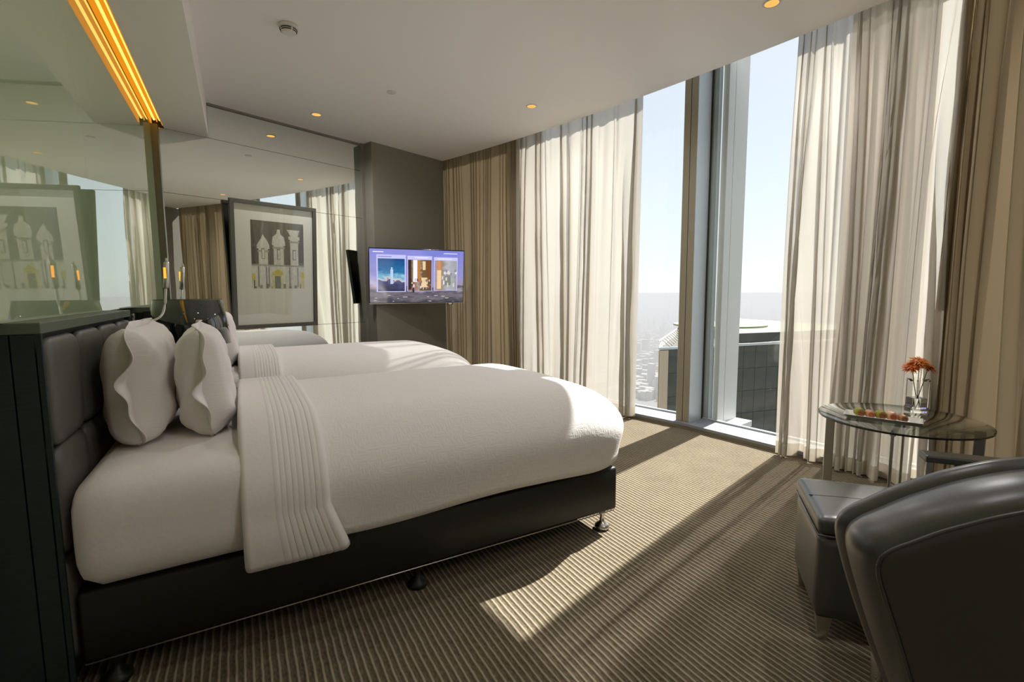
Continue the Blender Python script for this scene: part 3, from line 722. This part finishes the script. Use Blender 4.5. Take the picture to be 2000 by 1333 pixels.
tq('title_line', .04, .145, .925, .940, 1, pale_); tq('title_line', .09, .225, .842, .856, 2, em('screen_ink', (.20, .22, .42), .9)); tq('title_line', .46, .60, .838, .850, 2, pale_); tq('title_line', .70, .86, .825, .836, 2, pale_); tq('title_line', .77, .92, .925, .936, 1, pale_)
bm = bmesh.new(); arm0 = TC-TN*.07; arm1 = mir(1.70, .16, 1.25)
addtube(bm, [arm0, arm0.lerp(arm1, .5)+Vector((.1, .02, 0)), arm1], .016, 10); bmobj('wall_arm', bm, M_black, tv, True)
box('wall_plate', mir(1.70, .168, 1.25), (.12, .014, .22), M_black, tv, (MD, MN, (0, 0, 1)))
rc_ = TC+TU*(.355*TW)-TV_*(TH/2+.012)-TN*.015
lathe('receiver', rc_, [(.030, -.010), (.034, -.006), (.030, .010)], M_brush, tv, 20)

# ------------------------------------------------------------------ glass table and what stands on it
TZ, tcx, tcy, TR = .55, 2.478, .955, .298
tb = thing('glass_table', 'round smoked glass side table on flat chrome legs by the window', 'table', (tcx, tcy, 0))
lathe('glass_top', (tcx, tcy, TZ-.010), [(TR-.002, 0), (TR, .002), (TR, .008), (TR-.002, .010)], M_tabglass, tb, 96)
lathe('top_edge', (tcx, tcy, TZ-.0105), [(TR-.006, 0), (TR+.001, .001), (TR+.001, .009)], M_glassedge, tb, 96, True, False, False)
for k in range(4):
    cam_az = rad(60.5-42)                      # towards the middle of the room
    a = rad(17)+k*PI/2; d = Vector((math.cos(a), math.sin(a), 0)); e = Vector((-d.y, d.x, 0))
    c = Vector((tcx, tcy, 0))+d*(TR-.045)
    # flat bars that all face the same way, the front and back ones seen edge on
    ln = Vector((.245, -.97, 0)).normalized() if False else (e)
    box('leg', c+Vector((0, 0, (TZ-.010)/2)), (.036, .009, TZ-.011), M_brush, tb, (d, e, (0, 0, 1)), .002)
bm = bmesh.new()
for k in range(2):
    a = rad(17)+k*PI/2; d = Vector((math.cos(a), math.sin(a), 0)); e = Vector((-d.y, d.x, 0))
    addbox(bm, Vector((tcx, tcy, TZ-.022-.0002*k)), (2*TR-.1, .018, .010), (d, e, (0, 0, 1)))
bmobj('cross_bar', bm, M_brush, tb)
# plate
pA = Vector((2.262, 1.066, 0)); pB = Vector((2.349, .836, 0)); pu = (pB-pA).normalized(); pv = Vector((-pu.y, pu.x, 0))
if pv.x < 0: pv = -pv
pcx = (pA+pB)/2+pv*.055; PL = (pB-pA).length+.02
plt = thing('serving_plate', 'long narrow white plate holding fruit rolls on the glass table', 'plate', (pcx.x, pcx.y, TZ))
bm = bmesh.new()
def ringq(l, w_, z): return [bm.verts.new(pcx+pu*(a*l/2)+pv*(b*w_/2)+Vector((0, 0, z))) for a, b in ((-1, -1), (1, -1), (1, 1), (-1, 1))]
rs = [ringq(PL*.86, .055, TZ+.0005), ringq(PL*.88, .06, TZ+.004), ringq(PL, .11, TZ+.020), ringq(PL-.01, .102, TZ+.0205), ringq(PL*.87, .058, TZ+.0075)]
bm.faces.new(rs[0][::-1])
for i in range(4):
    for k in range(4): bm.faces.new([rs[i][k], rs[i][(k+1) % 4], rs[i+1][(k+1) % 4], rs[i+1][k]])
bm.faces.new(rs[4]); bmobj('dish', bm, pm('white_china', (.80, .77, .73), .25), plt)
fruit = [((.30, .29, .02), (.35, .10, .05)), ((.62, .30, .16), (.45, .13, .03)), ((.33, .30, .03), (.25, .07, .03)), ((.66, .36, .20), (.38, .08, .03)), ((.42, .20, .07), (.16, .05, .02))]
fl_lab = ['fruit roll with green rind, first from the window end of the plate', 'peach coloured fruit roll between the two green ones', 'green and yellow fruit roll, middle of the row', 'pink and peach fruit roll beside the middle green one', 'small dark orange fruit roll nearest the vase']
for i in range(5):
    c = pcx+pu*(-PL*.30+PL*.138*i)-pv*.004+Vector((0, 0, TZ+.0078)); r = (.0185, .0165, .0185, .0185, .0155)[i]
    ft = thing('fruit_roll', fl_lab[i], 'fruit', tuple(c), 'fruit rolls on the white plate')
    m1 = pm('fruit_%d' % i, fruit[i][0], .45, noise=.35, nscale=90, bump=.2, bscale=150); m2 = pm('fruit_core_%d' % i, fruit[i][1], .4, noise=.6, nscale=120)
    ax = (-pv*.9+pu*.35).normalized(); bm = bmesh.new()
    q = c+Vector((0, 0, r)); addtube(bm, [q-ax*.020, q-ax*.018, q-ax*.012, q+ax*.012, q+ax*.018, q+ax*.020], [r*.75, r*.93, r, r, r*.93, r*.75], 20)
    bmobj('rind', bm, m1, ft, True)
    bm = bmesh.new(); addtube(bm, [q+ax*.018, q+ax*.0215, q+ax*.023], [r*.66, r*.62, r*.4], 16); bmobj('core', bm, m2, ft, True)
# vase with three flowers
vx, vy = 2.665, .968
M_vase = pm('clear_glass', (1, 1, 1), 0., 0., Transmission_Weight=1., IOR=1.45)
va = thing('glass_vase', 'clear square glass vase with thick base on the glass table', 'vase', (vx, vy, TZ))
hv, wv_ = .152, .030
vaxx = fr((.87, -.49, 0), (.49, .87, 0))
bm = bmesh.new()
def sq(w_, z): return [bm.verts.new(Vector((vx, vy, TZ+z))+vaxx[0]*(a*w_)+vaxx[1]*(b*w_)) for a, b in ((-1, -1), (1, -1), (1, 1), (-1, 1))]
rs = [sq(wv_, .0006), sq(wv_, hv), sq(wv_-.0045, hv), sq(wv_-.0045, .018)]
bm.faces.new(rs[0][::-1])
for i in range(3):
    for k in range(4): bm.faces.new([rs[i][k], rs[i][(k+1) % 4], rs[i+1][(k+1) % 4], rs[i+1][k]])
bm.faces.new(rs[3]); bmobj('body', bm, M_vase, va)
M_water = pm('water', (1, 1, 1), 0., 0., Transmission_Weight=1., IOR=1.33)
box('water', (vx, vy, TZ+.0425), ((wv_-.0048)*2, (wv_-.0048)*2, .048), M_water, va, vaxx)
M_stem = pm('stem_green', (.10, .13, .05), .6); pet = [pm('petal_%d' % i, c, .6, noise=.25, nscale=80) for i, c in enumerate(((.62, .13, .010), (.66, .19, .010), (.50, .12, .008)))]
cr_ = Vector((math.cos(aH), math.sin(aH), 0))     # across the picture, used only to spread the flower heads
for i, (dx, hz, tx, rr, lab) in enumerate(((-.034, .205, -.45, .040, 'orange red chrysanthemum leaning out over the fruit side of the vase'), (-.002, .226, .02, .047, 'orange chrysanthemum upright in the middle of the vase'), (.040, .199, .55, .043, 'orange chrysanthemum drooping on the armchair side of the vase'))):
    h = Vector((vx, vy, TZ+hz))+cr_*dx+Vector((0, 0, 0)); f = thing('chrysanthemum', lab, 'flower', (vx, vy, TZ+.019), 'orange flowers in the glass vase')
    nrm = (Vector((0, 0, 1))+cr_*tx*.8-Vector((.2, .25, 0))).normalized()
    b0 = Vector((vx, vy, TZ+.0215))+cr_*(-dx*.25)
    b1 = Vector((vx, vy, TZ+.11))+cr_*(dx*.35)
    tube('stem', [b0.lerp(b1, k/4) for k in range(5)]+[b1.lerp(h, k/4) for k in range(1, 5)], .0016, M_stem, f, 6)
    bm = bmesh.new(); rnd = random.Random(i)
    e1 = nrm.cross(Vector((1, 0, 0))).normalized(); e2 = nrm.cross(e1)
    for lay in range(7):
        npt = (22, 22, 20, 18, 14, 10, 6)[lay]; up = (-.25, .0, .22, .42, .62, .85, 1.1)[lay]; L_ = rr*(1.12, 1.08, 1., .86, .70, .5, .34)[lay]
        for k in range(npt):
            a = 2*PI*(k+rnd.random()*.7)/npt+lay; d = (e1*math.cos(a)+e2*math.sin(a)); t_ = nrm.cross(d); w2 = .0036
            u2 = up+rnd.uniform(-.12, .12); ll = L_*rnd.uniform(.85, 1.1)
            p0 = h+d*.003; p1 = h+(d*.55+nrm*(u2*.55+.10))*ll; p2 = h+(d+nrm*(u2*.8))*ll
            v_ = [bm.verts.new(x) for x in (p0, p1-t_*w2+nrm*.001, p1+t_*w2+nrm*.001, p2)]; bm.faces.new((v_[0], v_[1], v_[2])); bm.faces.new((v_[1], v_[3], v_[2]))
    po = bmobj('petals', bm, pet[i], f, False); po['kind'] = 'stuff'
    lathe('heart', h-Vector((0, 0, .006)), [(.004, 0), (.010, .004), (.011, .010), (.006, .016)], pet[2], f, 12)
    if i != 1:
        q = b1.lerp(h, .35); dd = cr_*(1 if i == 2 else -1)
        mesh('leaf', [q, q+dd*.012+Vector((0, 0, .010)), q+dd*.030+Vector((0, 0, .012)), q+dd*.014+Vector((0, 0, -.002))], [(0, 1, 2, 3)], M_stem, f)

# ------------------------------------------------------------------ ottoman
oA = Vector((1.515, .768, 0)); oB = Vector((1.792, .998, 0)); od = (oB-oA).normalized(); oe = Vector((od.y, -od.x, 0)); OLn = (oB-oA).length; OWd = .40
oc = oA+od*(OLn/2)+oe*(OWd/2)
ot = thing('ottoman', 'square black leather footstool on chrome feet beside the glass table', 'ottoman', (oc.x, oc.y, 0))
def obox(name, du, dv, z0, z1, r, n, mat, fn=None):
    bm = rboxpts((0, 0, 0), (du/2, dv/2, (z1-z0)/2), r, n, False, fn)
    for v in bm.verts:
        p = v.co.copy(); v.co = oc+od*p.x+oe*p.y+Vector((0, 0, (z0+z1)/2+p.z))
    return bmobj(name, bm, mat, ot, True)
obox('body', OLn-.004, OWd-.004, .085, .352, (.012, .012, .012), (8, 8, 8), M_leather)
def crown(P):
    if P.z > 0: P.z += .007*(1-(P.x/(OLn/2))**2)*(1-(P.y/(OWd/2))**2)
    return P
obox('top_pad', OLn+.004, OWd+.004, .352, .410, (.016, .016, .020), (20, 20, 6), M_leather, crown)
for sgn in (0, 1):
    pts = []
    for k in range(21):
        u = -1+2*k/20; x = u*OLn/2*.97; zz = .4105+.007*(1-(x/(OLn/2))**2); pts.append(oc+od*x+oe*(-.0)+Vector((0, 0, zz)))
tube('seam', [oc+od*(0)+oe*(OWd*.5*(-1+2*k/20)*.97)+Vector((0, 0, .4095+.007*(1-(-1+2*k/20)**2))) for k in range(21)], .0016, M_dark, ot, 6)
per = [oc+od*(a*(OLn/2))+oe*(b*(OWd/2))+Vector((0, 0, .353)) for a, b in ((-1, -1), (1, -1), (1, 1), (-1, 1), (-1, -1))]
tube('piping', per, .0035, M_leather, ot, 6)
for a, b in ((-1, -1), (1, -1), (1, 1), (-1, 1)):
    p = oc+od*(a*(OLn/2-.03))+oe*(b*(OWd/2-.03)); bm = bmesh.new()
    q0 = [bm.verts.new(p+od*(i*.010)+oe*(j*.010)) for i, j in ((-1, -1), (1, -1), (1, 1), (-1, 1))]
    q1 = [bm.verts.new(p+od*(i*.022)+oe*(j*.022)+Vector((0, 0, .086))) for i, j in ((-1, -1), (1, -1), (1, 1), (-1, 1))]
    bm.faces.new(q0[::-1]); bm.faces.new(q1)
    for k in range(4): bm.faces.new([q0[k], q0[(k+1) % 4], q1[(k+1) % 4], q1[k]])
    bmobj('leg', bm, M_brush, ot)

# ------------------------------------------------------------------ lounge chair by the table (flat arm pads on a chrome frame)
lf = Vector((-.595, .804, 0)).normalized(); lr = Vector((.804, .595, 0))      # facing, and towards the far arm
la = Vector((2.10, .735, 0))                                                # front end of the far arm
LW, LD = .50, .52
lc = la-lr*(LW/2)-lf*(LD/2)
lo_ = thing('lounge_chair', 'black leather lounge chair with flat arm pads on chrome legs beside the table', 'chair', (lc.x, lc.y, 0))
AXL = (lr, lf, (0, 0, 1))
for sgn in (1, -1):
    p = lc+lr*(sgn*LW/2)
    box('arm_pad', p+Vector((0, 0, .512)), (.075, LD, .026), M_leather, lo_, AXL, .006)
    for q in (LD/2-.020, -LD/2+.03): box('leg', p+lf*q+Vector((0, 0, .25)), (.018, .018, .499), M_chrome, lo_, AXL, .002)
    if sgn == 1: box('side_panel', p-lf*.03+Vector((0, 0, .40)), (.02, LD-.12, .18), M_leather, lo_, AXL, .006)
bm = rboxpts((0, 0, 0), (LW/2-.045, LD/2-.02, .065), (.05, .05, .045), (14, 14, 8))
for v in bm.verts: p = v.co.copy(); v.co = lc+lr*p.x+lf*(p.y-.01)+Vector((0, 0, .375+p.z))
bmobj('seat_cushion', bm, M_leather, lo_, True)
bm = rboxpts((0, 0, 0), (LW/2-.045, .06, .20), (.05, .05, .05), (14, 8, 12))
for v in bm.verts: p = v.co.copy(); v.co = lc+lr*p.x+lf*(-LD/2+.05+p.y-.15*p.z)+Vector((0, 0, .55+p.z))
bmobj('back_cushion', bm, M_leather, lo_, True)
box('seat_rail', lc+Vector((0, 0, .295)), (LW-.02, LD-.06, .03), M_chrome, lo_, AXL, .004)

# ------------------------------------------------------------------ near armchair, seen from behind
CB = Vector((1.238, .270, 0)); cf = Vector((.760, .650, 0)).normalized(); ca = Vector((.650, -.760, 0)).normalized()
ch = thing('armchair', 'black leather chair with broad arched back, its back turned in front of the footstool', 'chair', (CB.x, CB.y, 0))
HALF = [(.10, .14), (.150, .22), (.186, .305), (.228, .42), (.262, .525), (.2755, .580), (.2735, .615), (.258, .642), (.232, .668), (.194, .704), (.155, .733), (.118, .757), (.065, .783), (.02, .796)]
def smooth(pts, n=5):
    out = []
    for i in range(len(pts)-1):
        p0, p1, p2, p3 = pts[max(i-1, 0)], pts[i], pts[i+1], pts[min(i+2, len(pts)-1)]
        for k in range(n):
            t = k/n; out.append(tuple(.5*(2*p1[j]+(p2[j]-p0[j])*t+(2*p0[j]-5*p1[j]+4*p2[j]-p3[j])*t*t+(3*p1[j]-p0[j]-3*p2[j]+p3[j])*t**3) for j in (0, 1)))
    return out+[pts[-1]]
def outline():
    h = smooth(HALF); return [(-x-.0, z) for x, z in h]+[(x, z) for x, z in reversed(h)]
OUT = outline()
def cpos(x, z, d): return CB+ca*x+cf*(d+.50*x*x-(z-.45)*.20)+Vector((0, 0, z))
def shell(name, prof, mat, zc_=.50, capr=True, capf=True, sx_=1.):
    V = []; n = len(OUT)
    for (d, ins) in prof:
        for (x, z) in OUT:
            v = Vector((x, z-zc_)); l = v.length; v = v*((l-ins)/l); V.append(cpos(v.x*sx_, v.y+zc_, d))
    F = []
    for i in range(len(prof)-1):
        for k in range(n): F.append((i*n+k, i*n+(k+1) % n, (i+1)*n+(k+1) % n, (i+1)*n+k))
    for rng, idx in ((capr, 0), (capf, len(prof)-1)):
        if rng:
            # inner rings so the panel keeps its curve
            prev = [idx*n+k for k in range(n)]
            for f_ in (.75, .5, .25):
                base = len(V); d, ins = prof[idx]
                for (x, z) in OUT:
                    v = Vector((x, z-zc_)); l = v.length; v = v*((l-ins)/l)*f_; V.append(cpos(v.x*sx_, v.y+zc_, d+(-.012 if idx == 0 else .02)*(1-f_*f_)))
                for k in range(n): F.append((prev[k], prev[(k+1) % n], base+(k+1) % n, base+k))
                prev = [base+k for k in range(n)]
            V.append(cpos(0, zc_, prof[idx][0]+(-.014 if idx == 0 else .022))); c_ = len(V)-1
            for k in range(n): F.append((prev[k], prev[(k+1) % n], c_))
    o = mesh(name, V, F, mat, ch, True)
    bm = bmesh.new(); bm.from_mesh(o.data); bmesh.ops.recalc_face_normals(bm, faces=bm.faces); bm.to_mesh(o.data); bm.free()
    for p in o.data.polygons: p.use_smooth = True
    return o
shell('back_shell', [(-.085, .050), (-.078, .026), (-.060, .010), (-.030, .001), (.0, .0), (.024, .004), (.034, .016)], M_leather)
shell('back_cushion', [(.026, .030), (.034, .010), (.046, -.004), (.060, -.006), (.074, .004), (.082, .025)], M_leather)
pts = []
for (x, z) in OUT:
    v = Vector((x, z-.5)); l = v.length; v = v*((l-.030)/l); pts.append(cpos(v.x, v.y+.5, -.0805))
tube('piping', pts, .004, M_leather, ch, 8)
bm = rboxpts((0, 0, 0), (.150, .17, .075), (.06, .07, .05), (14, 14, 8))
for v in bm.verts: p = v.co.copy(); v.co = CB+ca*p.x+cf*(.215+p.y)+Vector((0, 0, .325+p.z))
bmobj('seat', bm, M_leather, ch, True)
for a in (-.10, .10):
    for b in (.02, .32): lathe('leg', CB+ca*a+cf*b, [(.012, 0), (.018, .25)], M_chrome, ch, 14)

# ------------------------------------------------------------------ outside: neighbouring tower
tu = Vector((.980, -.199, 0)).normalized(); tnn = Vector((.199, .980, 0)); sdv = Vector((.808, .589, 0)).normalized()
tA = Vector((25.75, 24.33, 0)); tB = tA+tu*24; tD = tA+sdv*19; tE = tB+tnn*22
tw = thing('office_tower', 'dark glass office tower close outside the window, pale green roof', 'building', (tA.x+10, tA.y+6, -150))
prism('body', [tuple(tA.xy), tuple(tB.xy), tuple(tE.xy), tuple(tD.xy)], -150, -2.95, M_towerb, tw)
box('corner_pier', tA+tu*.33-tnn*.02+Vector((0, 0, -76.5)), (.62, .30, 147), M_beige, tw, (tu, tnn, (0, 0, 1)))
me_p = None
for i in range(20):
    for k in range(6):
        c = tA+tu*(.70+.56+1.12*i)-tnn*.03+Vector((0, 0, -2.98-.85-1.72*k))
        if me_p is None:
            o = box('facade_panel', c, (1.09, .06, 1.68), M_tower, None, (tu, tnn, (0, 0, 1)))
            me_p = o.data
            for v in me_p.vertices: v.co -= c
            o.parent = tw; o.location = c-tw.location
        else:
            o = link('facade_panel', me_p, None, tw); o.location = c-tw.location
box('cornice', tA+tu*12-tnn*.08+Vector((0, 0, -2.86)), (24.2, .16, .16), M_alu, tw, (tu, tnn, (0, 0, 1)))
box('parapet', tA+tu*15.4+tnn*.35+Vector((0, 0, -2.50)), (18.0, .3, .92), M_tower, tw, (tu, tnn, (0, 0, 1)))
tube('cable', [tA+tu*u+tnn*(-.25)+Vector((0, 0, -2.74-.03*math.sin(u))) for u in range(4, 24)], .03, M_wplastic, tw, 6)
prism('roof_deck', [tuple((tA+tu*6.4+tnn*.6).xy), tuple((tB+tnn*.6).xy), tuple((tE-tnn*1).xy), tuple((tD+tu*4).xy)], -2.94, -2.12, M_pale, tw)
lathe('helipad', tA+tu*13+tnn*9+Vector((0, 0, -2.12)), [(4.2, 0), (4.2, .16)], M_pale, tw, 40, False)
bm = bmesh.new()
for k in range(14):
    p = tA+sdv*(.3+1.3*k)+tnn*.1; q = tA+sdv*(.3+1.3*(k+1))+tnn*.1
    addtube(bm, [p+Vector((0, 0, -2.95)), q+Vector((0, 0, -2.35))], .05, 5); addtube(bm, [q+Vector((0, 0, -2.35)), q+tu*.8+Vector((0, 0, -2.95))], .05, 5)
addtube(bm, [tA+tnn*.1+Vector((0, 0, -2.35)), tA+sdv*19+tnn*.1+Vector((0, 0, -2.35))], .06, 6)
la_ = bmobj('lattice', bm, M_wplastic, tw); la_['kind'] = 'stuff'

# ------------------------------------------------------------------ outside: hazy city below
GZ = -150.
struct(mesh('ground', [(-4000, -9000, GZ), (16000, -9000, GZ), (16000, 16000, GZ), (-4000, 16000, GZ)], [(0, 1, 2, 3)], M_ground))
rnd = random.Random(42)
def house_mesh():
    bm = bmesh.new(); addbox(bm, (0, 0, 4.5), (14, 11, 9)); addbox(bm, (-3, 1, 10.2), (5, 5, 2.4))
    bmesh.ops.recalc_face_normals(bm, faces=bm.faces); me = bpy.data.meshes.new('far_house'); bm.to_mesh(me); bm.free(); me.materials.append(M_house); return me
hm = house_mesh(); spots = []
def clear(x, y, r):
    for a, b in spots:
        if abs(a-x) < r and abs(b-y) < r: return False
    return True
cnt = 0
while cnt < 60:
    az = rad(rnd.uniform(36, 52)); d = rnd.uniform(560, 1150); x, y = d*math.sin(az), d*math.cos(az)
    if not clear(x, y, 17): continue
    spots.append((x, y)); o = link('far_house', hm); o.location = (x, y, GZ); s = rnd.uniform(.45, .8); o.rotation_euler = (0, 0, rnd.uniform(0, 3)); o.scale = (s*rnd.uniform(.8, 1.3), s, s*rnd.uniform(.7, 2.2))
    tag(o, 'small pale flat roofed house in the hazy city far below the window', 'house', 'hazy houses far below the window'); cnt += 1
V = []; F = []
for i in range(15000):
    az = rad(rnd.uniform(15, 85)); d = 700+rnd.random()**1.6*7000; x, y = d*math.sin(az), d*math.cos(az)
    if d < 1250 and not clear(x, y, 14): continue
    sx_, sy_, h = rnd.uniform(3, 7), rnd.uniform(3, 7), rnd.uniform(4, 13) if rnd.random() < .95 else rnd.uniform(15, 40)
    a = rnd.uniform(0, 3); c_, s_ = math.cos(a), math.sin(a); b0 = len(V)
    for z in (GZ, GZ+h):
        for i_, j_ in ((-1, -1), (1, -1), (1, 1), (-1, 1)): V.append((x+i_*sx_*c_-j_*sy_*s_, y+i_*sx_*s_+j_*sy_*c_, z))
    F += [(b0+4, b0+5, b0+6, b0+7)]+[(b0+k, b0+(k+1) % 4, b0+4+(k+1) % 4, b0+4+k) for k in range(4)]
ci = mesh('city_buildings', V, F, M_house); ci['kind'] = 'stuff'; tag(ci, 'mass of tiny pale buildings filling the hazy plain to the horizon', 'city')
# low haze lying over the city
m, N, L = newmat('city_haze'); N.remove(N['Principled BSDF'])
vsn = N.new('ShaderNodeVolumeScatter'); vsn.inputs['Density'].default_value = .00115; vsn.inputs['Color'].default_value = (.46, .46, .47, 1); vsn.inputs['Anisotropy'].default_value = .2
vab = N.new('ShaderNodeVolumeAbsorption'); vab.inputs['Color'].default_value = (.42, .43, .47, 1); vab.inputs['Density'].default_value = .00115
vad = N.new('ShaderNodeAddShader'); L.new(vsn.outputs[0], vad.inputs[0]); L.new(vab.outputs[0], vad.inputs[1])
L.new(vad.outputs[0], N['Material Output'].inputs['Volume'])
hz = box('city_haze', (8080, 4500, GZ/2-8), (16000, 19000, -GZ-14), m); hz['kind'] = 'stuff'; tag(hz, 'pale haze lying over the city outside the window', 'haze')
